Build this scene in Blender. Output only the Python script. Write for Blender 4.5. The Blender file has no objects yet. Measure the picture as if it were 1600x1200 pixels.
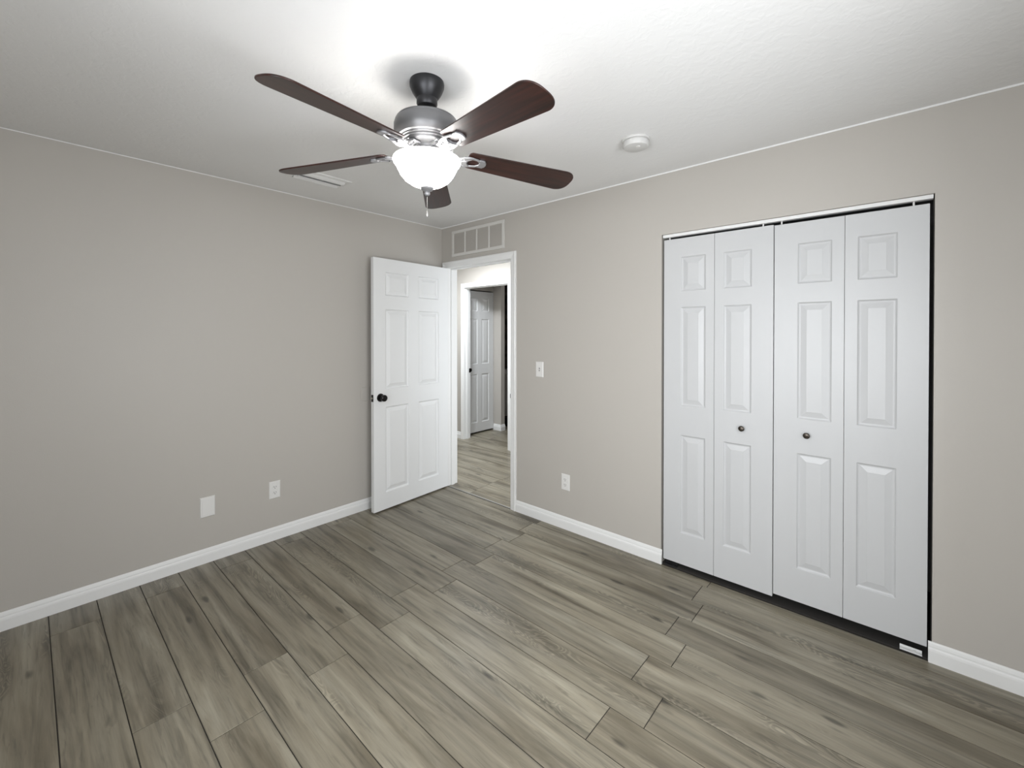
import bpy, bmesh, math, random
from math import sin, cos, pi, radians
from mathutils import Vector, Matrix
random.seed(4)
SC = bpy.context.scene
COL = SC.collection

# ---------------------------------------------------------------- camera
FPX = 673.96
cam_d = bpy.data.cameras.new('camera'); cam = bpy.data.objects.new('camera', cam_d); COL.objects.link(cam)
cam.location = (3.238, -2.636, 1.4458)
cam.rotation_euler = (radians(90 - 0.427), 0, radians(41.6))
cam_d.sensor_width = 36; cam_d.lens = FPX / 1600 * 36
cam_d.shift_y = -(600 - 525.07) / 1600
cam_d.clip_start = 0.02
SC.camera = cam

# ---------------------------------------------------------------- exposure, world, lights
SC.view_settings.view_transform = 'Standard'; SC.view_settings.look = 'None'
SC.view_settings.exposure = 0.32; SC.view_settings.gamma = 1.0; SC.view_settings.use_curve_mapping = False
W = bpy.data.worlds.new('world'); SC.world = W; W.use_nodes = True
W.node_tree.nodes['Background'].inputs[0].default_value = (0.75, 0.86, 1.0, 1)
W.node_tree.nodes['Background'].inputs[1].default_value = 1.0
BOWL_EMIT = 16.0
def area(name, loc, rot, sx, sy, power, col):
    l = bpy.data.lights.new(name, 'AREA'); l.shape = 'RECTANGLE'; l.size = sx; l.size_y = sy
    l.energy = power; l.color = col
    o = bpy.data.objects.new(name, l); COL.objects.link(o); o.location = loc; o.rotation_euler = rot
    return o
wl = area('window_daylight', (2.75, -3.30, 1.35), (radians(77), 0, 0), 1.5, 1.2, 34, (0.96, 0.98, 1.0))
wl.data.spread = radians(145)
area('window_daylight_side', (3.98, -1.9, 1.35), (radians(90), 0, radians(90)), 1.1, 1.2, 46, (0.96, 0.98, 1.0))
area('hall_ceiling_light', (-0.55, 0.50, 2.40), (0, 0, 0), 0.35, 0.35, 44, (0.90, 0.95, 1.0))
area('hall_end_fill', (1.76, 0.70, 1.25), (radians(90), 0, radians(90)), 0.8, 1.6, 15, (0.88, 0.94, 1.0))  # unseen fill, added to brighten the open door leaf and hall floor
area('bathroom_light', (-0.5, 2.6, 2.38), (0, 0, 0), 0.4, 0.3, 3, (1.0, 0.98, 0.95))

CEIL = 2.44
RX, SY = 3.75, -3.12           # east wall, south wall

# ---------------------------------------------------------------- materials
def mat(name, col, rough=0.5, metal=0.0, spec=0.5, bump=None, bscale=200, bstr=0.1, coat=0.0):
    m = bpy.data.materials.new(name); m.use_nodes = True
    nt = m.node_tree; b = nt.nodes['Principled BSDF']
    b.inputs['Base Color'].default_value = (*col, 1); b.inputs['Roughness'].default_value = rough
    b.inputs['Metallic'].default_value = metal; b.inputs['Specular IOR Level'].default_value = spec
    b.inputs['Coat Weight'].default_value = coat
    if bump:
        tc = nt.nodes.new('ShaderNodeTexCoord'); n = nt.nodes.new('ShaderNodeTexNoise')
        n.inputs['Scale'].default_value = bscale; n.inputs['Detail'].default_value = 3
        mp = nt.nodes.new('ShaderNodeMapping'); mp.inputs['Scale'].default_value = bump
        bp = nt.nodes.new('ShaderNodeBump'); bp.inputs['Strength'].default_value = bstr; bp.inputs['Distance'].default_value = 0.002
        L = nt.links.new
        L(tc.outputs['Object'], mp.inputs[0]); L(mp.outputs[0], n.inputs[0]); L(n.outputs[0], bp.inputs['Height']); L(bp.outputs[0], b.inputs['Normal'])
    return m
M_wall = mat('greige wall paint', (0.46, 0.435, 0.40), 0.45, bump=(1, 1, 1), bscale=220, bstr=0.12, spec=0.35)
M_white = mat('white gloss trim paint', (0.76, 0.76, 0.75), 0.28)
M_door = mat('white satin door paint', (0.74, 0.745, 0.745), 0.34, bump=(1, 1, 0.08), bscale=160, bstr=0.10)
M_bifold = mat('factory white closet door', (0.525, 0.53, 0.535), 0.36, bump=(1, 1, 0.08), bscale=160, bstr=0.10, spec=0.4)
M_closet_floor = mat('shade dark closet floor', (0.03, 0.027, 0.024), 0.95)  # near-black colour stands in for the shadow under the folding doors
M_plate = mat('white plastic', (0.72, 0.71, 0.69), 0.3)
M_smoke = mat('off white plastic', (0.60, 0.595, 0.58), 0.4)
M_register = mat('white enamel metal', (0.74, 0.74, 0.73), 0.35)
M_slot = mat('dark slot', (0.05, 0.05, 0.05), 0.6)
M_duct = mat('dim duct', (0.30, 0.30, 0.29), 0.6)
M_black = mat('black hardware', (0.012, 0.011, 0.011), 0.28, 0.6)
M_strike = mat('satin steel', (0.6, 0.58, 0.52), 0.3, 1.0)
M_dark = mat('shade dark closet wall', (0.25, 0.245, 0.235), 0.8)  # darker than the wall paint: closet shade put into the colour
M_bronze = mat('dark pewter fan metal', (0.045, 0.045, 0.048), 0.38, 0.75)
M_iron = mat('lamp bleached pewter bracket', (0.30, 0.30, 0.31), 0.38, 0.7)  # base colour lightened to imitate metal bleached by the fan lamp
M_motor = mat('lamp bleached pewter motor', (0.17, 0.17, 0.175), 0.42, 0.6)  # base colour raised to imitate the bowl's glare on the housing
M_chain = mat('brushed chain metal', (0.55, 0.54, 0.52), 0.3, 0.9)
M_tub = mat('white vanity paint', (0.78, 0.78, 0.77), 0.3)
M_groutm = mat('dark floor seam', (0.022, 0.019, 0.015), 0.9)
M_thr = mat('grey tile edge strip', (0.30, 0.29, 0.27), 0.35)

def ceiling_mat():
    m = bpy.data.materials.new('white textured ceiling'); m.use_nodes = True; nt = m.node_tree; L = nt.links.new
    b = nt.nodes['Principled BSDF']; b.inputs['Base Color'].default_value = (0.79, 0.787, 0.78, 1); b.inputs['Roughness'].default_value = 0.6
    b.inputs['Specular IOR Level'].default_value = 0.3
    tc = nt.nodes.new('ShaderNodeTexCoord')
    n = nt.nodes.new('ShaderNodeTexNoise'); n.inputs['Scale'].default_value = 26; n.inputs['Detail'].default_value = 4; n.inputs['Roughness'].default_value = 0.55
    n.inputs['Distortion'].default_value = 0.6
    r = nt.nodes.new('ShaderNodeValToRGB'); r.color_ramp.elements[0].position = 0.45; r.color_ramp.elements[1].position = 0.62
    bp = nt.nodes.new('ShaderNodeBump'); bp.inputs['Strength'].default_value = 0.22; bp.inputs['Distance'].default_value = 0.0018
    L(tc.outputs['Object'], n.inputs[0]); L(n.outputs[0], r.inputs[0]); L(r.outputs[0], bp.inputs['Height']); L(bp.outputs[0], b.inputs['Normal'])
    return m
M_ceil = ceiling_mat()

def glass_bowl_mat():
    m = bpy.data.materials.new('lit frosted glass'); m.use_nodes = True; nt = m.node_tree; L = nt.links.new
    b = nt.nodes['Principled BSDF']; b.inputs['Base Color'].default_value = (0.9, 0.9, 0.88, 1); b.inputs['Roughness'].default_value = 0.25
    b.inputs['Emission Color'].default_value = (1.0, 0.975, 0.94, 1); b.inputs['Emission Strength'].default_value = BOWL_EMIT
    return m
M_bowl = glass_bowl_mat()

def blade_mat():
    m = bpy.data.materials.new('dark cherry blade wood'); m.use_nodes = True; nt = m.node_tree; L = nt.links.new
    b = nt.nodes['Principled BSDF']
    tc = nt.nodes.new('ShaderNodeTexCoord'); mp = nt.nodes.new('ShaderNodeMapping'); mp.inputs['Scale'].default_value = (2.5, 45, 1)
    n = nt.nodes.new('ShaderNodeTexNoise'); n.inputs['Scale'].default_value = 1.6; n.inputs['Detail'].default_value = 6; n.inputs['Distortion'].default_value = 0.5
    r = nt.nodes.new('ShaderNodeValToRGB'); e = r.color_ramp.elements
    e[0].position = 0.3; e[0].color = (0.008, 0.003, 0.0025, 1); e[1].position = 0.72; e[1].color = (0.040, 0.011, 0.007, 1)
    L(tc.outputs['Object'], mp.inputs[0]); L(mp.outputs[0], n.inputs[0]); L(n.outputs[0], r.inputs[0]); L(r.outputs[0], b.inputs['Base Color'])
    b.inputs['Roughness'].default_value = 0.34
    b.inputs['Specular IOR Level'].default_value = 0.5
    return m
M_blade = blade_mat()

def wood_floor():
    m = bpy.data.materials.new('grey wood look plank tile'); m.use_nodes = True; nt = m.node_tree; N = nt.nodes.new; L = nt.links.new
    b = nt.nodes['Principled BSDF']
    uv = N('ShaderNodeUVMap'); uv.uv_map = 'plank'
    at = N('ShaderNodeAttribute'); at.attribute_name = 'rnd'
    def mapping(src, sc):
        k = N('ShaderNodeMapping'); k.inputs['Scale'].default_value = sc; L(src, k.inputs[0]); return k.outputs[0]
    def noise(src, scale, detail=4, dist=0.0, rough=0.5):
        k = N('ShaderNodeTexNoise'); k.inputs['Scale'].default_value = scale; k.inputs['Detail'].default_value = detail
        k.inputs['Distortion'].default_value = dist; k.inputs['Roughness'].default_value = rough; L(src, k.inputs[0]); return k.outputs[0]
    def ramp(src, stops):
        k = N('ShaderNodeValToRGB'); e = k.color_ramp.elements
        e[0].position, e[0].color = stops[0][0], (*([stops[0][1]] * 3 if isinstance(stops[0][1], float) else stops[0][1]), 1)
        e[1].position, e[1].color = stops[-1][0], (*([stops[-1][1]] * 3 if isinstance(stops[-1][1], float) else stops[-1][1]), 1)
        for p_, c_ in stops[1:-1]:
            q = e.new(p_); q.color = (*([c_] * 3 if isinstance(c_, float) else c_), 1)
        L(src, k.inputs[0]); return k.outputs[0]
    def math_(op, a, bb=None, c=None):
        k = N('ShaderNodeMath'); k.operation = op
        for i, v in enumerate((a, bb, c)):
            if v is None: continue
            if isinstance(v, (int, float)): k.inputs[i].default_value = v
            else: L(v, k.inputs[i])
        return k.outputs[0]
    def mix(mode, fac, a, bb):
        k = N('ShaderNodeMix'); k.data_type = 'RGBA'; k.blend_type = mode; k.clamp_factor = True
        if isinstance(fac, (int, float)): k.inputs[0].default_value = fac
        else: L(fac, k.inputs[0])
        for i, v in ((6, a), (7, bb)):
            if isinstance(v, tuple): k.inputs[i].default_value = (*v, 1)
            else: L(v, k.inputs[i])
        return k.outputs[2]
    # uv metres, u along the plank (offset per plank), v across
    broad = noise(mapping(uv.outputs[0], (1.1, 9, 1)), 1.0, 3, 0.9)
    streak = noise(mapping(uv.outputs[0], (1.6, 24, 1)), 1.0, 5, 0.7, 0.6)
    fine = noise(mapping(uv.outputs[0], (5, 150, 1)), 1.0, 5, 0.2, 0.65)
    base = ramp(broad, [(0.28, (0.112, 0.094, 0.064)), (0.46, (0.206, 0.182, 0.134)), (0.62, (0.252, 0.227, 0.172)), (0.8, (0.335, 0.310, 0.245))])
    c = mix('MULTIPLY', 0.85, base, ramp(streak, [(0.30, 0.42), (0.43, 0.84), (0.53, 1.0), (0.70, 1.24)]))
    feather = noise(mapping(uv.outputs[0], (3.4, 48, 1)), 1.0, 4, 1.6, 0.62)
    c = mix('MULTIPLY', 0.7, c, ramp(feather, [(0.32, 0.62), (0.44, 0.98), (0.56, 1.0), (0.70, 1.12)]))
    c = mix('MULTIPLY', 0.7, c, ramp(fine, [(0.30, 0.86), (0.5, 1.0), (0.75, 1.08)]))
    # cathedral grain: contour lines of a stretched field, masked to patches near the middle
    fld = noise(mapping(uv.outputs[0], (2.2, 11, 1)), 1.0, 2, 0.8)
    rings = math_('SINE', math_('MULTIPLY', fld, 150.0))
    lines = ramp(rings, [(0.0, 0.62), (0.35, 1.0), (0.8, 1.0), (1.0, 1.18)])
    patch = ramp(noise(mapping(uv.outputs[0], (0.9, 7, 1)), 1.0, 1, 0.3), [(0.57, 0.0), (0.64, 1.0)])
    sep = N('ShaderNodeSeparateXYZ'); L(uv.outputs[0], sep.inputs[0])
    c = mix('MULTIPLY', math_('MULTIPLY', patch, 0.75), c, lines)
    # knots
    vo = N('ShaderNodeTexVoronoi'); vo.inputs['Scale'].default_value = 1.0; L(mapping(uv.outputs[0], (2.3, 7.0, 1)), vo.inputs[0])
    kd = math_('ADD', vo.outputs['Distance'], math_('MULTIPLY', math_('SUBTRACT', streak, 0.5), 0.16))
    knot = ramp(kd, [(0.05, 0.30), (0.11, 1.0)])
    c = mix('MULTIPLY', 0.85, c, knot)
    # dark smudges
    sm = ramp(noise(mapping(uv.outputs[0], (2.6, 16, 1)), 1.0, 3, 1.2), [(0.64, 1.0), (0.76, 0.62)])
    c = mix('MULTIPLY', 0.8, c, sm)
    # plank to plank tone
    tone = ramp(at.outputs['Fac'], [(0.0, 0.90), (1.0, 1.08)])
    c = mix('MULTIPLY', 1.0, c, tone)
    L(c, b.inputs['Base Color'])
    rr = ramp(streak, [(0.3, 0.40), (0.7, 0.30)]); L(rr, b.inputs['Roughness'])
    b.inputs['Specular IOR Level'].default_value = 0.5
    bp = N('ShaderNodeBump'); bp.inputs['Strength'].default_value = 0.18; bp.inputs['Distance'].default_value = 0.0012
    L(math_('ADD', streak, math_('MULTIPLY', fine, 0.6)), bp.inputs['Height']); L(bp.outputs[0], b.inputs['Normal'])
    return m
M_floor = wood_floor()

def stone_mat():
    m = bpy.data.materials.new('mottled brown stone'); m.use_nodes = True; nt = m.node_tree; L = nt.links.new
    b = nt.nodes['Principled BSDF']; tc = nt.nodes.new('ShaderNodeTexCoord')
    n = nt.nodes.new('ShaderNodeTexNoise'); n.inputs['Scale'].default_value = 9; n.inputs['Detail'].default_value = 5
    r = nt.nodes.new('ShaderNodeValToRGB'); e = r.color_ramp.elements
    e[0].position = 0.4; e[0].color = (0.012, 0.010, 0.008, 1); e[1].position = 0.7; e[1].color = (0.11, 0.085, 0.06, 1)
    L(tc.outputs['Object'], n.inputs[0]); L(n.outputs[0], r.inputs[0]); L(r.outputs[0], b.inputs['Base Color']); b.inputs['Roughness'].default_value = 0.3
    return m
M_stone = stone_mat()

# ---------------------------------------------------------------- helpers
def bm_box(bm, x0, x1, y0, y1, z0, z1, mi=0):
    vs = [bm.verts.new((x, y, z)) for z in (z0, z1) for y in (y0, y1) for x in (x0, x1)]
    for f in ((0, 2, 3, 1), (4, 5, 7, 6), (0, 1, 5, 4), (2, 6, 7, 3), (0, 4, 6, 2), (1, 3, 7, 5)):
        fc = bm.faces.new([vs[i] for i in f]); fc.material_index = mi
    return vs
def link(name, bm, m, parent=None, smooth=False, bevel=0.0, bseg=2, recalc=False):
    if recalc: bmesh.ops.recalc_face_normals(bm, faces=bm.faces)
    me = bpy.data.meshes.new(name); bm.to_mesh(me); bm.free()
    for k in (m if isinstance(m, (list, tuple)) else [m]): me.materials.append(k)
    o = bpy.data.objects.new(name, me); COL.objects.link(o)
    if parent: o.parent = parent
    if smooth:
        for p in me.polygons: p.use_smooth = True
        try: me.set_sharp_from_angle(angle=radians(38))
        except Exception: pass
    if bevel:
        md = o.modifiers.new('bevel', 'BEVEL'); md.width = bevel; md.segments = bseg; md.limit_method = 'ANGLE'; md.angle_limit = radians(40)
    return o
def tag(o, label, cat=None, kind=None, group=None):
    o['label'] = label
    if cat: o['category'] = cat
    if kind: o['kind'] = kind
    if group: o['group'] = group
    return o
def empty(name, loc, rz=0.0):
    o = bpy.data.objects.new(name, None); COL.objects.link(o); o.location = loc; o.rotation_euler = (0, 0, rz)
    o.empty_display_size = 0.1
    return o
def bm_lathe(bm, prof, seg=48, cx=0, cy=0, cz=0, M=None, mi=0):
    """prof: list of (r, z); closed onto the axis where r == 0"""
    rings = []
    for r, z in prof:
        if r < 1e-6:
            v = [bm.verts.new((cx, cy, cz + z))]
        else:
            v = [bm.verts.new((cx + r * cos(2 * pi * i / seg), cy + r * sin(2 * pi * i / seg), cz + z)) for i in range(seg)]
        rings.append(v)
    for a, c in zip(rings, rings[1:]):
        for i in range(seg):
            j = (i + 1) % seg
            if len(a) == 1 and len(c) == 1: continue
            if len(a) == 1: f = bm.faces.new((a[0], c[j], c[i]))
            elif len(c) == 1: f = bm.faces.new((a[i], a[j], c[0]))
            else: f = bm.faces.new((a[i], a[j], c[j], c[i]))
            f.material_index = mi
    if M is not None:
        for ring in rings:
            for v in ring: v.co = M @ v.co
def prism(bm, pts, axis, a0, a1, M=None):
    """extrude closed 2D polygon; axis 'x': pts=(y,z); 'y': pts=(x,z); 'z': pts=(x,y)"""
    def P(p, a):
        return {'x': (a, p[0], p[1]), 'y': (p[0], a, p[1]), 'z': (p[0], p[1], a)}[axis]
    A = [bm.verts.new(P(p, a0)) for p in pts]; B = [bm.verts.new(P(p, a1)) for p in pts]
    if M is not None:
        for v in A + B: v.co = M @ v.co
    n = len(pts)
    for i in range(n):
        bm.faces.new((A[i], A[(i + 1) % n], B[(i + 1) % n], B[i]))
    bm.faces.new(A[::-1]); bm.faces.new(B)

# ---------------------------------------------------------------- floor
PW = 0.178
def joints(k):
    j = 1.187 if k % 2 else 1.435 - 0.0187 * (k - 2)
    return j
def plank_floor(name, x0, x1, y0, y1, label, off=0.0):
    bm = bmesh.new(); uvl = bm.loops.layers.uv.new('plank'); rl = bm.verts.layers.float.new('rnd')
    g = 0.0017
    k0 = math.floor((y0 + 2.569) / PW) - 1; k1 = math.ceil((y1 + 2.569) / PW) + 1
    for k in range(k0, k1):
        ya, yb = -2.569 + PW * k, -2.569 + PW * (k + 1)
        ya, yb = max(ya, y0), min(yb, y1)
        if yb - ya < 0.004: continue
        j = joints(k) + off
        n0 = math.floor((x0 - j) / 1.235) - 1
        n = n0
        while j + n * 1.235 < x1:
            xa, xb = max(j + n * 1.235, x0), min(j + (n + 1) * 1.235, x1); n += 1
            if xb - xa < 0.004: continue
            rnd = random.random(); ou, ov = random.random() * 60, random.random() * 60
            e = 0.0012
            lo = [(xa + g, ya + g), (xb - g, ya + g), (xb - g, yb - g), (xa + g, yb - g)]
            hi = [(xa + g + e, ya + g + e), (xb - g - e, ya + g + e), (xb - g - e, yb - g - e), (xa + g + e, yb - g - e)]
            vl = [bm.verts.new((*p, -0.004)) for p in lo]; vm = [bm.verts.new((*p, -0.001)) for p in lo]; vh = [bm.verts.new((*p, 0.0)) for p in hi]
            fs = [bm.faces.new(vh)]
            for i in range(4):
                q = (i + 1) % 4
                fs.append(bm.faces.new((vm[i], vm[q], vh[q], vh[i]))); fs.append(bm.faces.new((vl[i], vl[q], vm[q], vm[i])))
            for v in vl + vm + vh: v[rl] = rnd
            for f in fs:
                for lp in f.loops: lp[uvl].uv = (lp.vert.co.x - xa + ou, lp.vert.co.y - ya + ov)
    bm_box(bm, x0, x1, y0, y1, -0.08, -0.0025, 1)
    o = link(name, bm, [M_floor, M_groutm])
    tag(o, label, 'floor', 'structure')
    return o
plank_floor('floor', -0.02, RX + 0.1, SY - 0.1, -0.006, 'grey brown wood look plank floor of the bedroom')
plank_floor('floor_hallway', -2.4, 2.0, 0.016, 3.4, 'pale grey plank floor of the hallway beyond the doorway', 0.4)
bm = bmesh.new(); bm_box(bm, -0.02, RX + 0.1, -0.006, 0.004, -0.08, -0.0025)
tag(link('trim_9', bm, M_groutm), 'dark seam on the floor across the doorway', 'floor seam', 'structure')
bm = bmesh.new(); bm_box(bm, 0.086, 0.888, 0.004, 0.016, -0.01, 0.0005)
tag(link('trim_1', bm, M_thr, bevel=0.001), 'thin metal strip on the floor across the doorway', 'threshold', 'structure')

# ---------------------------------------------------------------- walls, ceiling
def walls(name, boxes, label, m=M_wall, cat='wall'):
    bm = bmesh.new()
    for b_ in boxes: bm_box(bm, *b_)
    return tag(link(name, bm, m), label, cat, 'structure')
T = 0.11
DX0, DX1, DZ = 0.085, 0.889, 2.052          # clear bedroom doorway
CX0, CX1, CZ = 2.147, 3.366, 2.056          # closet opening
walls('wall_north', [(0, DX0 - 0.018, 0, T, 0, CEIL), (DX0 - 0.018, DX1 + 0.018, 0, T, DZ + 0.018, CEIL), (DX1 + 0.018, CX0, 0, T, 0, CEIL),
                     (CX0, CX1, 0, T, CZ, CEIL), (CX1, RX, 0, T, 0, CEIL)], 'greige wall with the doorway and the closet opening')
walls('wall_west', [(-T, 0, SY - T, T, 0, CEIL)], 'long plain greige wall with two plates near the floor')
wx0, wx1, wz0, wz1 = 2.0, 3.5, 0.75, 1.95
walls('wall_south', [(0, wx0, SY - T, SY, 0, CEIL), (wx1, RX, SY - T, SY, 0, CEIL), (wx0, wx1, SY - T, SY, 0, wz0), (wx0, wx1, SY - T, SY, wz1, CEIL)], 'greige wall behind the camera with a window')
ey0, ey1 = -2.45, -1.35
walls('wall_east', [(RX, RX + T, SY - T, ey0, 0, CEIL), (RX, RX + T, ey1, T, 0, CEIL), (RX, RX + T, ey0, ey1, 0, wz0), (RX, RX + T, ey0, ey1, wz1, CEIL)], 'greige side wall out of view beside the closet')
walls('ceiling', [(-T, RX + T, SY - T, T, CEIL, CEIL + 0.1)], 'white textured ceiling of the bedroom', M_ceil, 'ceiling')
walls('ceiling_hallway', [(-2.4, 2.1, T, 3.4, CEIL, CEIL + 0.1)], 'white ceiling beyond the doorway', M_ceil, 'ceiling')
# thin ceiling paint line where the ceiling meets the walls
bm = bmesh.new(); bm_box(bm, 0.0, RX, -0.003, 0, CEIL - 0.008, CEIL)
tag(link('trim_2', bm, M_ceil), 'thin white paint line between ceiling and closet wall', 'trim', 'structure')
bm = bmesh.new(); bm_box(bm, 0.0, 0.002, SY, 0, CEIL - 0.004, CEIL)
tag(link('trim_3', bm, M_ceil), 'faint white paint line between ceiling and the long plain wall', 'trim', 'structure')

# closet inside
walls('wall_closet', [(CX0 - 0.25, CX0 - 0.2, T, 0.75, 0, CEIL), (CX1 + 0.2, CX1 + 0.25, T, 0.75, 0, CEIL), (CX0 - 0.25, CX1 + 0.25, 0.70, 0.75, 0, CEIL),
                      (CX0 - 0.25, CX1 + 0.25, T, 0.75, 2.44, 2.5)], 'inside of the closet with painted-in shade behind the folding doors', M_dark)
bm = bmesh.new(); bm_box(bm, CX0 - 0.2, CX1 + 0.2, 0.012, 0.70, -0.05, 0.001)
tag(link('floor_closet', bm, M_closet_floor), 'closet floor with painted-in shade, showing in the gap under the folding doors', 'floor', 'structure')
# windows behind the camera
def window(name, horizontal, a0, a1, c, label):
    bm = bmesh.new()
    def bx(p0, p1, q0, q1, z0, z1):
        if horizontal: bm_box(bm, p0, p1, q0, q1, z0, z1)
        else: bm_box(bm, q0, q1, p0, p1, z0, z1)
    f = 0.045
    bx(a0, a0 + f, c - .03, c + .03, wz0, wz1); bx(a1 - f, a1, c - .03, c + .03, wz0, wz1)
    bx(a0 + f, a1 - f, c - .03, c + .03, wz0, wz0 + f); bx(a0 + f, a1 - f, c - .03, c + .03, wz1 - f, wz1)
    mid = (wz0 + wz1) / 2; bx(a0 + f, a1 - f, c - .02, c + .02, mid - .02, mid + .02)
    o = link(name, bm, M_white, bevel=0.003); tag(o, label, 'window', 'structure')
    return o
window('window_1', True, wx0, wx1, SY - 0.06, 'white framed window behind the camera')
window('window_2', False, ey0, ey1, RX + 0.06, 'white framed window in the unseen side wall')

# hallway and the room beyond it
HY = 1.31; OX0, OX1, OZ = -1.13, -0.33, 2.055
walls('wall_hallway', [(-2.4, OX0 - 0.018, HY, HY + T, 0, CEIL), (OX1 + 0.018, 2.1, HY, HY + T, 0, CEIL), (OX0 - 0.018, OX1 + 0.018, HY, HY + T, OZ + 0.018, CEIL),
                       (-2.5, -2.4, 0.0, 3.5, 0, CEIL), (1.78, 1.88, T, HY, 0, CEIL), (-2.4, -T, 0.0, T, 0, CEIL)], 'brightly lit hallway wall seen through the doorway')
walls('wall_bathroom', [(-2.4, 0.6, 3.3, 3.4, 0, CEIL), (0.5, 0.6, HY + T, 3.3, 0, CEIL), (-1.36, -1.10, 2.006, 2.085, 0, CEIL),
                        (-1.36, -1.25, HY + T, 2.006, 2.058, CEIL), (-1.9, -1.85, HY + T, 2.085, 0, CEIL), (-1.85, -1.36, 2.035, 2.085, 0, CEIL)], 'grey walls of the dim room beyond the hallway')

# casings
PROF = [(0.0, 0.0), (0.0, 0.009), (0.008, 0.011), (0.020, 0.0125), (0.034, 0.014), (0.044, 0.0175), (0.052, 0.0175), (0.057, 0.014), (0.057, 0.0)]
def casing(name, x0, x1, zt, yw, sgn, label, reveal=0.0, w=1.0, jamb=T, door_stop=True):
    """U-shaped casing on plane y=yw proud to sgn, plus jamb lining through the wall"""
    bm = bmesh.new(); rings = []
    for st in range(4):
        ring = []
        for u, v in PROF:
            u = u * w + reveal
            x, z = [(x0 - u, 0.0), (x0 - u, zt + u), (x1 + u, zt + u), (x1 + u, 0.0)][st]
            ring.append(bm.verts.new((x, yw + sgn * v, z)))
        rings.append(ring)
    n = len(PROF)
    for a, c in zip(rings, rings[1:]):
        for i in range(n): bm.faces.new((a[i], a[(i + 1) % n], c[(i + 1) % n], c[i]))
    bm.faces.new(rings[0]); bm.faces.new(rings[-1][::-1])
    bmesh.ops.recalc_face_normals(bm, faces=bm.faces)
    if jamb:
        ya, yb = (yw, yw + jamb) if sgn < 0 else (yw - jamb, yw)
        bm_box(bm, x0 - 0.018, x0, ya, yb, 0, zt); bm_box(bm, x1, x1 + 0.018, ya, yb, 0, zt); bm_box(bm, x0 - 0.018, x1 + 0.018, ya, yb, zt, zt + 0.018)
        if door_stop:
            sa, sb = ya + 0.04, ya + 0.075
            bm_box(bm, x0, x0 + 0.011, sa, sb, 0, zt); bm_box(bm, x1 - 0.011, x1, sa, sb, 0, zt); bm_box(bm, x0 + 0.011, x1 - 0.011, sa, sb, zt - 0.011, zt)
    return tag(link(name, bm, M_white), label, 'door casing', 'structure')
casing('trim_4', DX0, DX1, DZ, 0.0, -1, 'white moulded casing around the bedroom doorway')
casing('trim_5', DX0, DX1, DZ, T, 1, 'white casing on the hallway side of the bedroom doorway', jamb=0)
casing('trim_6', OX0, OX1, OZ, HY, -1, 'white casing around the opening across the hallway')

# baseboards
BP = [(0, 0), (-0.014, 0), (-0.014, 0.052), (-0.0125, 0.060), (-0.0085, 0.066), (-0.0085, 0.072), (-0.006, 0.082), (-0.0025, 0.088), (0, 0.089)]
def base_x(name, x0, x1, y, sgn, label):
    bm = bmesh.new(); prism(bm, [(y - sgn * p, z) for p, z in BP], 'x', x0, x1)
    return tag(link(name, bm, M_white, recalc=True), label, 'baseboard', 'structure')
def base_y(name, y0, y1, x, sgn, label):
    bm = bmesh.new(); prism(bm, [(x - sgn * p, z) for p, z in BP], 'y', y0, y1)
    return tag(link(name, bm, M_white, recalc=True), label, 'baseboard', 'structure')
base_y('baseboard_west', SY, 0, 0, 1, 'white baseboard along the long plain wall')
base_x('baseboard_north', DX1 + 0.058, CX0 + 0.008, 0, -1, 'white baseboard between the doorway and the closet')
base_x('baseboard_north_corner', CX1 - 0.012, RX, 0, -1, 'white baseboard past the closet at the photo edge')
base_x('baseboard_south', 0.014, RX, SY, 1, 'white baseboard behind the camera')
base_y('baseboard_east', SY + 0.014, -0.014, RX, -1, 'white baseboard of the unseen side wall')
base_x('baseboard_hallway', -2.4, OX0 - 0.058, HY, -1, 'white baseboard of the hallway beside the far opening')
base_x('baseboard_bathroom', -1.245, -1.10 + 0.0, 2.006, -1, 'white baseboard on the short wall beyond the hallway')
base_y('baseboard_bathroom_side', 1.992, 2.085, -1.10, 1, 'white baseboard on the side of the short wall beyond the hallway')

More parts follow.
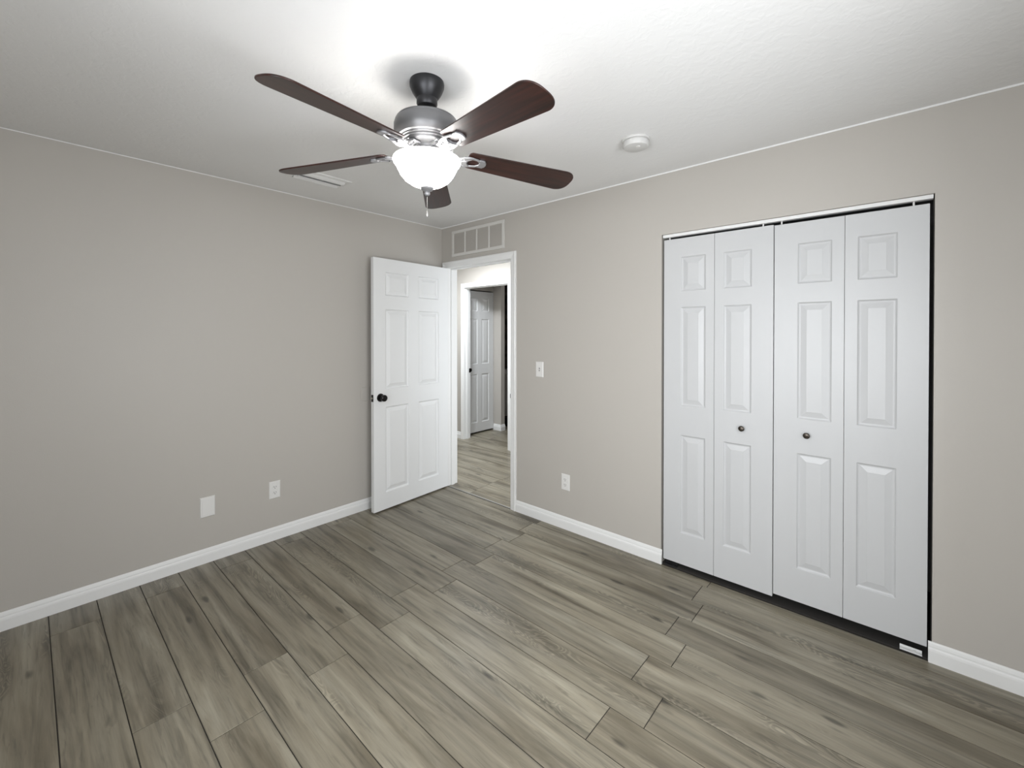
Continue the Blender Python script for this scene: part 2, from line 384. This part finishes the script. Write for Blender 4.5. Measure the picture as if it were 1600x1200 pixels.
# ---------------------------------------------------------------- raised panel doors
def panel_slab(w, h, t, panels, ring_scale=1.0, two_sided=True, deep=1.0):
    """slab x 0..w, y 0..t, z 0..h; panels (x0,x1,z0,z1) moulded in the y=0 face (and the y=t face)"""
    bm = bmesh.new()
    xs = sorted({0, w, *[p[0] for p in panels], *[p[1] for p in panels]})
    zs = sorted({0, h, *[p[2] for p in panels], *[p[3] for p in panels]})
    inside = lambda cx, cz: any(p[0] < cx < p[1] and p[2] < cz < p[3] for p in panels)
    R = [(0, 0), (0.004, 0.0050), (0.009, 0.0072), (0.013, 0.0075), (0.018, 0.0066), (0.040, 0.0018), (0.0425, 0.0010)]
    R = [(o_ * ring_scale, d * deep) for o_, d in R]
    for y, s in ((0, 1), (t, -1)):
        if s < 0 and not two_sided:
            bm.faces.new([bm.verts.new(v) for v in ((0, t, 0), (0, t, h), (w, t, h), (w, t, 0))]); continue
        for i in range(len(xs) - 1):
            for j in range(len(zs) - 1):
                if inside((xs[i] + xs[i + 1]) / 2, (zs[j] + zs[j + 1]) / 2): continue
                q = [(xs[i], zs[j]), (xs[i + 1], zs[j]), (xs[i + 1], zs[j + 1]), (xs[i], zs[j + 1])]
                if s < 0: q = q[::-1]
                bm.faces.new([bm.verts.new((a, y, b_)) for a, b_ in q])
        for x0, x1, z0, z1 in panels:
            rings = []
            for o_, d in R:
                q = [(x0 + o_, z0 + o_), (x1 - o_, z0 + o_), (x1 - o_, z1 - o_), (x0 + o_, z1 - o_)]
                rings.append([bm.verts.new((a, y + s * d, b_)) for a, b_ in q])
            for a, c in zip(rings, rings[1:]):
                for i in range(4):
                    f = (a[i], a[(i + 1) % 4], c[(i + 1) % 4], c[i])
                    bm.faces.new(f if s > 0 else f[::-1])
            bm.faces.new(rings[-1] if s > 0 else rings[-1][::-1])
    for q in (((0, 0, 0), (0, t, 0), (0, t, h), (0, 0, h)), ((w, 0, 0), (w, 0, h), (w, t, h), (w, t, 0)),
              ((0, 0, h), (0, t, h), (w, t, h), (w, 0, h)), ((0, 0, 0), (w, 0, 0), (w, t, 0), (0, t, 0))):
        bm.faces.new([bm.verts.new(v) for v in q])
    bmesh.ops.remove_doubles(bm, verts=bm.verts, dist=1e-5)
    bmesh.ops.recalc_face_normals(bm, faces=bm.faces)
    return bm
SIX = lambda w, a, m_: [(x, x + (w - 2 * a - m_) / 2, z0, z1) for x in (a, a + (w - 2 * a - m_) / 2 + m_) for z0, z1 in ((0.135, 0.83), (0.975, 1.622), (1.735, 1.925))]

# bedroom door, open against the long wall
d = empty('door_1', (0.075, -0.020, 0.0), radians(-90 + 3.2))
tag(d, 'white six panel bedroom door standing open in front of the long wall', 'door', 'structure')
LW = 0.795
o = link('door_leaf', panel_slab(LW, 2.034, 0.035, SIX(LW, 0.112, 0.106), deep=1.5), M_door, d, bevel=0.0012, bseg=1); o.location = (0, 0, 0.013)
def knob_bm(y0, sgn, x, z, r=0.0275):
    bm = bmesh.new()
    M = Matrix.Translation((x, y0, z)) @ Matrix.Rotation(radians(-90 if sgn > 0 else 90), 4, 'X')
    bm_lathe(bm, [(0.0, 0), (0.033, 0), (0.033, 0.004), (0.030, 0.009), (0.014, 0.012), (0.0125, 0.020), (0.013, 0.028), (0.020, 0.034), (0.0265, 0.042),
                  (r, 0.050), (0.0255, 0.058), (0.018, 0.063), (0.0, 0.064)], 32, M=M)
    bmesh.ops.recalc_face_normals(bm, faces=bm.faces)
    return bm
link('door_knob', knob_bm(0.035, 1, LW - 0.062, 0.925), M_black, d, smooth=True)
link('door_knob', knob_bm(0.0, -1, LW - 0.062, 0.925), M_black, d, smooth=True)
bm = bmesh.new(); bm_box(bm, LW - 0.001, LW + 0.0015, 0.005, 0.030, 0.897, 0.953)
lp = link('latch_plate', bm, M_black, d)
bm = bmesh.new(); bm_lathe(bm, [(0, 0), (0.008, 0), (0.0075, 0.009), (0, 0.011)], 16, M=Matrix.Translation((LW + 0.001, 0.0175, 0.925)) @ Matrix.Rotation(radians(90), 4, 'Y'))
tag(link('latch_bolt', bm, M_strike, lp, smooth=True), 'pale metal bolt')
for hz in (0.25, 1.05, 1.83):
    bm = bmesh.new(); bm_lathe(bm, [(0, 0), (0.006, 0), (0.006, 0.088), (0, 0.09)], 16, cx=-0.003, cy=-0.004, cz=hz)
    link('hinge', bm, M_white, d, smooth=True)
# strike plate on the right jamb of the bedroom doorway
bm = bmesh.new(); bm_box(bm, DX1 - 0.0015, DX1 + 0.0008, -0.004, 0.030, 0.90, 0.958); bm_box(bm, DX1 - 0.004, DX1 + 0.001, -0.010, -0.003, 0.912, 0.946)
tag(link('strike_plate', bm, M_black, bevel=0.0006, bseg=1), 'small black strike plate on the jamb edge of the bedroom doorway', 'strike plate')
bm = bmesh.new(); bm_box(bm, OX0 - 0.0008, OX0 + 0.0015, HY + 0.082, HY + T + 0.001, 0.90, 0.958)
tag(link('strike_plate', bm, M_black), 'small black strike plate on the jamb of the opening across the hallway', 'strike plate')

# closed narrow door in the room beyond the hallway
d = empty('door_2', (-1.25, 1.430, 0.0), radians(90))
tag(d, 'white six panel door closed in the dim room beyond the hallway', 'door', 'structure')
o = link('door_leaf', panel_slab(0.569, 2.02, 0.035, SIX(0.569, 0.095, 0.085)), M_door, d); o.location = (0, 0, 0.022)
link('door_knob', knob_bm(0.0, -1, 0.055, 0.925), M_black, d, smooth=True)

# bifold closet doors
PZ = [(0.225, 0.823), (1.002, 1.602), (1.700, 1.906)]
def bifold(name, xa, xb, z0, z1, knob_on, label, glabel):
    d = empty(name, (xa, 0.0, z0)); tag(d, label, 'closet door', 'structure')
    w = (xb - xa - 0.002) / 2; h = z1 - z0
    for i in range(2):
        px = (w - 0.049 - 0.142) if i == 0 else 0.049          # moulding sits nearer the fold
        bm = panel_slab(w, h, 0.030, [(px, px + 0.142, a - z0, b_ - z0) for a, b_ in PZ], 0.92, two_sided=False)
        o = link('door_panel', bm, M_bifold, d, bevel=0.0012, bseg=1); o.location = (i * (w + 0.002), 0.010, 0)
    kx = (w + 0.002) * knob_on + w / 2
    bm = bmesh.new(); M = Matrix.Translation((kx, 0.010, 0.915 - z0 + (0.008 if knob_on == 0 else 0))) @ Matrix.Rotation(radians(90), 4, 'X')
    bm_lathe(bm, [(0, 0), (0.009, 0), (0.007, 0.004), (0.006, 0.010), (0.010, 0.014), (0.0145, 0.018), (0.0155, 0.023), (0.0140, 0.027), (0.0115, 0.0285), (0.0115, 0.030), (0.007, 0.0315), (0, 0.032)], 28, M=M)



    bmesh.ops.recalc_face_normals(bm, faces=bm.faces)
    k = link('door_knob', bm, M_knob, d, smooth=True)
    for x in (0.03, 2 * w - 0.05):
        bm = bmesh.new(); bm_lathe(bm, [(0, 0), (0.004, 0), (0.004, 0.028), (0, 0.028)], 12, cx=x, cy=0.025, cz=h - 0.002)
        link('pivot_pin', bm, M_plate, d, smooth=True)
    return d
M_knob = mat('aged bronze knob', (0.07, 0.06, 0.05), 0.25, 0.8, bump=(1, 1, 1), bscale=120, bstr=0.6)
bifold('door_3', 2.1585, 2.7525, 0.034, 2.021, 1, 'white folding closet door pair nearer the doorway, knob beside the centre gap', '')
bifold('door_4', 2.7565, 3.3505, 0.052, 2.016, 0, 'white folding closet door pair farther from the doorway, dark gap along its outer edge', '')
bm = bmesh.new()
bm_box(bm, CX0 + 0.004, CX1 - 0.004, 0.008, 0.040, 2.036, CZ - 0.001)
tag(link('trim_7', bm, M_white, bevel=0.002), 'white metal track along the top of the closet opening', 'door track', 'structure')
for x, lb, m_ in ((CX0 + 0.05, 'small dark floor bracket under the closet door nearer the doorway', M_bronze), (CX1 - 0.075, 'small pale floor bracket at the outer end of the closet', M_register)):
    bm = bmesh.new(); bm_box(bm, x - 0.03, x + 0.045, 0.010, 0.030, 0.0, 0.006); bm_box(bm, x - 0.03, x + 0.045, 0.0275, 0.030, 0.006, 0.016); bm_lathe(bm, [(0, 0), (0.006, 0), (0.006, 0.004), (0, 0.004)], 14, cx=x + 0.02, cy=0.020, cz=0.006)
    tag(link('floor_bracket', bm, m_, bevel=0.001), lb, 'bracket')

# ---------------------------------------------------------------- plates on the walls
def plate(bm, w, h, t):
    # plate on plane y=0, proud towards -y
    q = [(0, 0.0), (0.0, t * 0.45), (0.0035, t)]
    rings = []
    for o_, d in q:
        rings.append([bm.verts.new((sx * (w / 2 - o_), -d, sz * (h / 2 - o_))) for sx, sz in ((-1, -1), (1, -1), (1, 1), (-1, 1))])
    for a, c in zip(rings, rings[1:]):
        for i in range(4): bm.faces.new((a[i], a[(i + 1) % 4], c[(i + 1) % 4], c[i]))
    bm.faces.new(rings[-1]); bm.faces.new(rings[0][::-1])
def outlet(loc, rz, label):
    e = empty('wall_outlet', loc, rz); tag(e, label, 'outlet')
    bm = bmesh.new(); plate(bm, 0.072, 0.118, 0.006); link('cover_plate', bm, M_plate, e)
    for s in (1, -1):
        bm = bmesh.new(); z = s * 0.0195
        pts = []
        for i in range(24):
            a = 2 * pi * i / 24; pts.append((0.0172 * cos(a), z + max(-0.0135, min(0.0135, 0.0172 * sin(a)))))
        prism(bm, pts, 'y', -0.0085, -0.0055); bmesh.ops.recalc_face_normals(bm, faces=bm.faces)
        r = link('receptacle', bm, M_plate, e)
        bm = bmesh.new(); bm_box(bm, -0.0078, -0.0054, -0.0090, -0.0084, z - 0.002, z + 0.008); bm_box(bm, 0.0054, 0.0078, -0.0090, -0.0084, z - 0.001, z + 0.0075)
        bm_lathe(bm, [(0, 0), (0.0028, 0), (0.0028, 0.0006), (0, 0.0006)], 12, M=Matrix.Translation((0, -0.0084, z - 0.0075)) @ Matrix.Rotation(radians(90), 4, 'X'))
        link('slots', bm, M_slot, r)
    bm = bmesh.new(); bm_lathe(bm, [(0, 0), (0.003, 0), (0.002, 0.0012), (0, 0.0014)], 12, M=Matrix.Translation((0, -0.006, 0)) @ Matrix.Rotation(radians(90), 4, 'X'))
    link('screw', bm, M_register, e)
    return e
outlet((0, -1.489, 0.350), radians(90), 'white duplex outlet low on the long plain wall near the open door')
outlet((1.4275, 0, 0.345), 0, 'white duplex outlet low on the wall between doorway and closet')
# rz=90 turns -y into +x
e = empty('blank_plate', (0, -1.883, 0.350), radians(90)); tag(e, 'blank white cover plate low on the long plain wall', 'cover plate')
bm = bmesh.new(); plate(bm, 0.080, 0.124, 0.008); link('cover_plate', bm, M_plate, e)
bm = bmesh.new(); bm_box(bm, -0.029, 0.029, -0.0095, -0.007, -0.05, 0.05); link('raised_cover', bm, M_plate, e, bevel=0.001)
bm = bmesh.new(); plate(bm, 0.072, 0.115, 0.005); o = link('painted_plate', bm, M_wall); o.location = (0, -0.795, 0.945); o.rotation_euler = (0, 0, radians(90))
tag(o, 'wall coloured cover plate half hidden behind the open door', 'cover plate')
e = empty('light_switch', (1.185, 0, 1.163)); tag(e, 'white toggle light switch beside the doorway', 'light switch')
bm = bmesh.new(); plate(bm, 0.072, 0.118, 0.006); link('cover_plate', bm, M_plate, e)
bm = bmesh.new(); bm_box(bm, -0.0055, 0.0055, -0.0068, -0.0055, -0.012, 0.012); link('toggle_slot', bm, M_slot, e)
bm = bmesh.new(); prism(bm, [(-0.006, -0.009), (-0.006, 0.003), (-0.016, 0.0095), (-0.0165, 0.004)], 'x', -0.0042, 0.0042); link('toggle', bm, M_plate, e, bevel=0.0006, recalc=True)
for s in (1, -1):
    bm = bmesh.new(); bm_lathe(bm, [(0, 0), (0.003, 0), (0.002, 0.0012), (0, 0.0014)], 12, M=Matrix.Translation((0, -0.006, s * 0.030)) @ Matrix.Rotation(radians(90), 4, 'X'))
    link('screw', bm, M_plate, e)

# ---------------------------------------------------------------- return air grille on the wall above the doorway
M_grille = mat('wall coloured grille paint', (0.60, 0.585, 0.555), 0.4)
e = empty('return_air_grille', (0.158, 0, 2.148)); tag(e, 'wide painted return air grille on the wall above the doorway', 'air vent')
GW, GH, GF = 0.660, 0.236, 0.026
bm = bmesh.new()
for b_ in ((0, GW, -0.010, 0, 0, GF), (0, GW, -0.010, 0, GH - GF, GH), (0, GF, -0.010, 0, GF, GH - GF), (GW - GF, GW, -0.010, 0, GF, GH - GF)): bm_box(bm, *b_)
link('frame', bm, M_grille, e, bevel=0.002)
inner = GW - 2 * GF
for i in (1, 2, 3):
    x = GF + inner * i / 4
    bm = bmesh.new(); bm_box(bm, x - 0.007, x + 0.007, -0.010, -0.001, GF, GH - GF); link('mullion', bm, M_grille, e, bevel=0.0015)
for i in range(4):
    x0 = GF + inner * i / 4 + 0.007 * (i > 0); x1 = GF + inner * (i + 1) / 4 - 0.007 * (i < 3)
    bm = bmesh.new(); n = 13; step = (GH - 2 * GF) / n
    for k in range(n):
        z = GF + k * step
        prism(bm, [(-0.0065, z + 0.001), (-0.0055, z + 0.001), (-0.001, z + step * 1.15), (-0.002, z + step * 1.15)], 'x', x0, x1)
    bm_box(bm, x0, x1, -0.0012, -0.0004, GF, GH - GF)
    link('louvre_panel', bm, M_wall, e, recalc=True)

# ---------------------------------------------------------------- ceiling register
e = empty('ceiling_register', (0.46, -1.375, CEIL)); tag(e, 'white curved blade supply register on the ceiling near the long wall', 'air vent')
RW, RL = 0.20, 0.345
bm = bmesh.new()
for o_ in (0,):
    ring = [(-RW / 2, -RL / 2, RW / 2, RL / 2, 0.0), (-RW / 2 + 0.004, -RL / 2 + 0.004, RW / 2 - 0.004, RL / 2 - 0.004, -0.004), (-RW / 2 + 0.028, -RL / 2 + 0.028, RW / 2 - 0.028, RL / 2 - 0.028, -0.008), (-RW / 2 + 0.028, -RL / 2 + 0.028, RW / 2 - 0.028, RL / 2 - 0.028, 0.0)]
    rs = [[bm.verts.new(v) for v in ((a, b_, z), (c, b_, z), (c, d_, z), (a, d_, z))] for a, b_, c, d_, z in ring]
    for a, c in zip(rs, rs[1:]):
        for i in range(4): bm.faces.new((a[i], a[(i + 1) % 4], c[(i + 1) % 4], c[i]))
link('frame', bm, M_register, e, recalc=True)
bm = bmesh.new(); bm_box(bm, -RW / 2 + 0.026, RW / 2 - 0.026, -RL / 2 + 0.026, RL / 2 - 0.026, -0.0016, -0.0006); tag(link('duct_opening', bm, M_duct, e), 'dark opening behind the blades')
def curved_blade(x, s, drop, wid):
    bm = bmesh.new(); pts = []
    for i in range(7):
        a = i / 6; pts.append((x + s * wid * a, -0.002 - drop * sin(a * pi / 2)))
    back = [(p[0] + s * 0.0005, p[1] + 0.0018) for p in pts[::-1]]
    prism(bm, pts + back, 'y', -RL / 2 + 0.030, RL / 2 - 0.030)
    return link('curved_blade', bm, M_register, e, recalc=True)
curved_blade(-0.030, -1, 0.014, 0.040); curved_blade(-0.022, 1, 0.024, 0.045); curved_blade(0.070, -1, 0.016, 0.040)
bm = bmesh.new()
for k in range(4): bm_box(bm, -0.03 + 0.02 * k, -0.027 + 0.02 * k, -RL / 2 + 0.029, -RL / 2 + 0.052, -0.012, -0.002)
link('damper_teeth', bm, M_register, e)

# ---------------------------------------------------------------- smoke detector
e = empty('smoke_detector', (2.235, -0.545, CEIL)); tag(e, 'round white smoke detector on the ceiling towards the closet', 'smoke detector')
bm = bmesh.new(); bm_lathe(bm, [(0, 0), (0.070, 0), (0.071, -0.004), (0.068, -0.010), (0.058, -0.011), (0, -0.011)], 48, ); link('base_plate', bm, M_smoke, e, smooth=True, recalc=True)
bm = bmesh.new(); bm_lathe(bm, [(0, -0.010), (0.060, -0.010), (0.061, -0.014), (0.064, -0.016), (0.064, -0.034), (0.060, -0.040), (0.050, -0.043), (0, -0.044)], 48); link('body', bm, M_smoke, e, smooth=True, recalc=True)
bm = bmesh.new(); bm_lathe(bm, [(0, -0.043), (0.012, -0.043), (0.012, -0.046), (0, -0.0465)], 20, cx=0.018, cy=-0.012); link('test_button', bm, M_plate, e, smooth=True, recalc=True)

# ---------------------------------------------------------------- ceiling fan
FX, FY = 1.844, -1.574
fan = empty('ceiling_fan', (FX, FY, CEIL)); tag(fan, 'five blade dark cherry ceiling fan with a lit frosted glass bowl', 'ceiling fan')
def lathe_part(name, prof, m, seg=64, label=None, parent=fan):
    bm = bmesh.new(); bm_lathe(bm, [(r, z - CEIL) for r, z in prof], seg)
    o = link(name, bm, m, parent, smooth=True, recalc=True)
    if label: o['label'] = label
    return o
lathe_part('canopy', [(0, 2.44), (0.066, 2.44), (0.068, 2.432), (0.067, 2.420), (0.058, 2.398), (0.045, 2.378), (0.040, 2.372), (0.041, 2.366), (0.041, 2.352), (0.036, 2.344), (0.022, 2.340), (0, 2.340)], M_bronze)
lathe_part('downrod', [(0, 2.345), (0.0115, 2.345), (0.0115, 2.293), (0, 2.293)], M_bronze)
lathe_part('motor_housing', [(0, 2.300), (0.030, 2.300), (0.036, 2.296), (0.100, 2.292), (0.116, 2.288), (0.120, 2.283), (0.119, 2.279), (0.124, 2.276), (0.128, 2.262), (0.128, 2.242), (0.123, 2.224), (0.114, 2.212),
                              (0.106, 2.210), (0.104, 2.205), (0.100, 2.204), (0.099, 2.197), (0.094, 2.196), (0.092, 2.188), (0.080, 2.182), (0.056, 2.180), (0, 2.180)], M_motor)
lathe_part('light_kit_fitter', [(0, 2.181), (0.048, 2.181), (0.048, 2.160), (0.060, 2.155), (0.084, 2.151), (0.089, 2.146), (0.086, 2.140), (0.0, 2.140)], M_iron)
bowl = lathe_part('glass_bowl', [(0.125, 2.133), (0.131, 2.131), (0.133, 2.126), (0.130, 2.119), (0.121, 2.108), (0.115, 2.094), (0.105, 2.074), (0.088, 2.053), (0.066, 2.038), (0.042, 2.028), (0.020, 2.024), (0.0, 2.023),
                                 (0.0, 2.027), (0.020, 2.028), (0.040, 2.032), (0.063, 2.042), (0.084, 2.057), (0.101, 2.077), (0.111, 2.096), (0.117, 2.110), (0.125, 2.133)], M_bowl, label='glowing white frosted glass')
lathe_part('finial', [(0, 2.030), (0.024, 2.026), (0.026, 2.021), (0.022, 2.013), (0.012, 2.008), (0.009, 2.003), (0.012, 1.999), (0.009, 1.993), (0, 1.991)], M_iron, 32)
bm = bmesh.new()
for k in range(22): bmesh.ops.create_icosphere(bm, subdivisions=1, radius=0.0016, matrix=Matrix.Translation((0.0, -0.0, 1.985 - 0.0026 * k - CEIL)))
bm_lathe(bm, [(0, 0), (0.004, -0.003), (0.0045, -0.016), (0.002, -0.022), (0, -0.0225)], 12, cz=1.930 - CEIL)
link('pull_chain', bm, M_chain, fan, smooth=True)
# three bulbs inside the bowl
for k in range(3):
    a = radians(30 + 120 * k); bm = bmesh.new()
    M = Matrix.Translation((0.055 * cos(a), 0.055 * sin(a), 2.112 - CEIL))
    bm_lathe(bm, [(0, 0.028), (0.012, 0.024), (0.013, 0.012), (0.022, 0.0), (0.024, -0.012), (0.018, -0.026), (0, -0.032)], 20, M=M)
    link('light_bulb', bm, M_bowl, fan, smooth=True, recalc=True)

R_IN, R_OUT = 0.165, 0.657
def blade_outline():
    pts = []
    r0, r1 = R_IN, R_OUT; w0, w1 = 0.052, 0.070
    pts += [(r0 + 0.018, -w0), (r1 - 0.055, -w1)]
    for i in range(1, 32):
        t_ = sin(-pi / 2 + pi * i / 32)
        pts.append((r1 - 0.055 + 0.055 * (1 - abs(t_) ** 2.7) ** (1 / 2.1), w1 * t_))
    pts += [(r1 - 0.055, w1), (r0 + 0.018, w0)]
    for i in range(1, 6):
        a = pi / 2 + (pi / 2) * i / 6; pts.append((r0 + 0.018 + 0.018 * cos(a), w0 - 0.018 + 0.018 * sin(a)))
    for i in range(0, 6):
        a = pi + (pi / 2) * i / 6; pts.append((r0 + 0.018 + 0.018 * cos(a), -w0 + 0.018 + 0.018 * sin(a)))
    return pts
ZB = 2.168 - CEIL; TW = radians(12.5); DROOP = radians(3.0)
bm = bmesh.new(); prism(bm, blade_outline(), 'z', -0.003, 0.003); bmesh.ops.recalc_face_normals(bm, faces=bm.faces)
blade0 = link('blade', bm, M_blade, fan, bevel=0.0015)
# bracket: collar foot on the motor, curved twin arm, oval plate under the blade
bm = bmesh.new()
def tube(bm, pts, r, seg=8, flat=1.0):
    prev = None
    for i, p in enumerate(pts):
        p = Vector(p); dv = (Vector(pts[min(i + 1, len(pts) - 1)]) - Vector(pts[max(i - 1, 0)])).normalized()
        s = dv.cross(Vector((0, 0, 1)));  s = s.normalized() if s.length > 1e-4 else Vector((0, 1, 0)); u = s.cross(dv)
        ring = [bm.verts.new(p + s * r * cos(2 * pi * k / seg) + u * r * flat * sin(2 * pi * k / seg)) for k in range(seg)]
        if prev:
            for k in range(seg): bm.faces.new((prev[k], prev[(k + 1) % seg], ring[(k + 1) % seg], ring[k]))
        else: bm.faces.new(ring[::-1])
        prev = ring
    bm.faces.new(prev)
bm_box(bm, 0.062, 0.100, -0.020, 0.020, 0.008, 0.016)
for s in (1, -1):
    tube(bm, [(0.088, s * 0.012, 0.006), (0.105, s * 0.014, -0.012), (0.125, s * 0.020, -0.018), (0.150, s * 0.027, -0.014), (0.175, s * 0.028, -0.009), (0.205, s * 0.022, -0.007), (0.226, s * 0.008, -0.006), (0.230, 0, -0.006)], 0.0065, 8, 0.6)
tube(bm, [(0.100, 0, -0.010), (0.130, 0, -0.016), (0.160, 0, -0.012)], 0.010, 8, 0.5)
prism(bm, [(0.150, -0.026), (0.168, -0.030), (0.182, -0.026), (0.168, -0.012), (0.164, 0.0), (0.168, 0.012), (0.182, 0.026), (0.168, 0.030), (0.150, 0.026), (0.145, 0)], 'z', -0.014, -0.0032)
prism(bm, [(0.214, -0.024), (0.236, -0.024), (0.245, -0.012), (0.247, 0), (0.245, 0.012), (0.236, 0.024), (0.214, 0.024), (0.218, 0)], 'z', -0.0095, -0.0032)
bmesh.ops.recalc_face_normals(bm, faces=bm.faces)
br0 = link('blade_bracket', bm, M_iron, fan, smooth=True, bevel=0.0008, bseg=1)
Yw = radians(41.6); Fv = Vector((-sin(Yw), cos(Yw), 0)); Rv = Vector((cos(Yw), sin(Yw), 0))
for i in range(5):
    b_ = blade0 if i == 0 else blade0.copy(); k_ = br0 if i == 0 else br0.copy()
    if i: COL.objects.link(b_); COL.objects.link(k_); b_.parent = fan; k_.parent = fan
    ph = radians(-5.5 + 72 * i); dv = Fv * cos(ph) + Rv * sin(ph); ang = math.atan2(dv.y, dv.x)
    Mx = Matrix.Translation((0, 0, ZB)) @ Matrix.Rotation(ang, 4, 'Z') @ Matrix.Rotation(DROOP, 4, 'Y') @ Matrix.Rotation(-TW, 4, 'X')
    b_.matrix_local = Mx
    k_.matrix_local = Mx

# ---------------------------------------------------------------- dim bathroom beyond the hallway
e = empty('bathroom_vanity', (-1.75, 2.75, 0)); tag(e, 'white vanity cabinet with pale top in the dim far room', 'vanity')
bm = bmesh.new(); bm_box(bm, -0.55, 0.55, -0.25, 0.25, 0.08, 0.76); bm_box(bm, -0.5, 0.5, -0.2, 0.25, 0, 0.08); link('cabinet', bm, M_tub, e, bevel=0.003)
bm = bmesh.new(); bm_box(bm, -0.57, 0.57, -0.27, 0.26, 0.76, 0.80); link('countertop', bm, M_plate, e, bevel=0.004)
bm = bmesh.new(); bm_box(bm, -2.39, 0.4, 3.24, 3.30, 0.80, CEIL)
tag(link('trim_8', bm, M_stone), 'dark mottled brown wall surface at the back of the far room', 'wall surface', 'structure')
e = empty('waste_bin', (-1.27, 2.34, 0)); tag(e, 'small black waste bin on the floor of the far room', 'waste bin')
bm = bmesh.new(); bm_lathe(bm, [(0, 0), (0.055, 0), (0.066, 0.13), (0.069, 0.133), (0.064, 0.133), (0.053, 0.008), (0, 0.008)], 28); link('body', bm, M_black, e, smooth=True, recalc=True)
bm = bmesh.new(); bm_lathe(bm, [(0.066, 0.130), (0.071, 0.131), (0.071, 0.138), (0.063, 0.138), (0.063, 0.130), (0.066, 0.130)], 28); link('rim', bm, M_black, e, smooth=True, recalc=True)
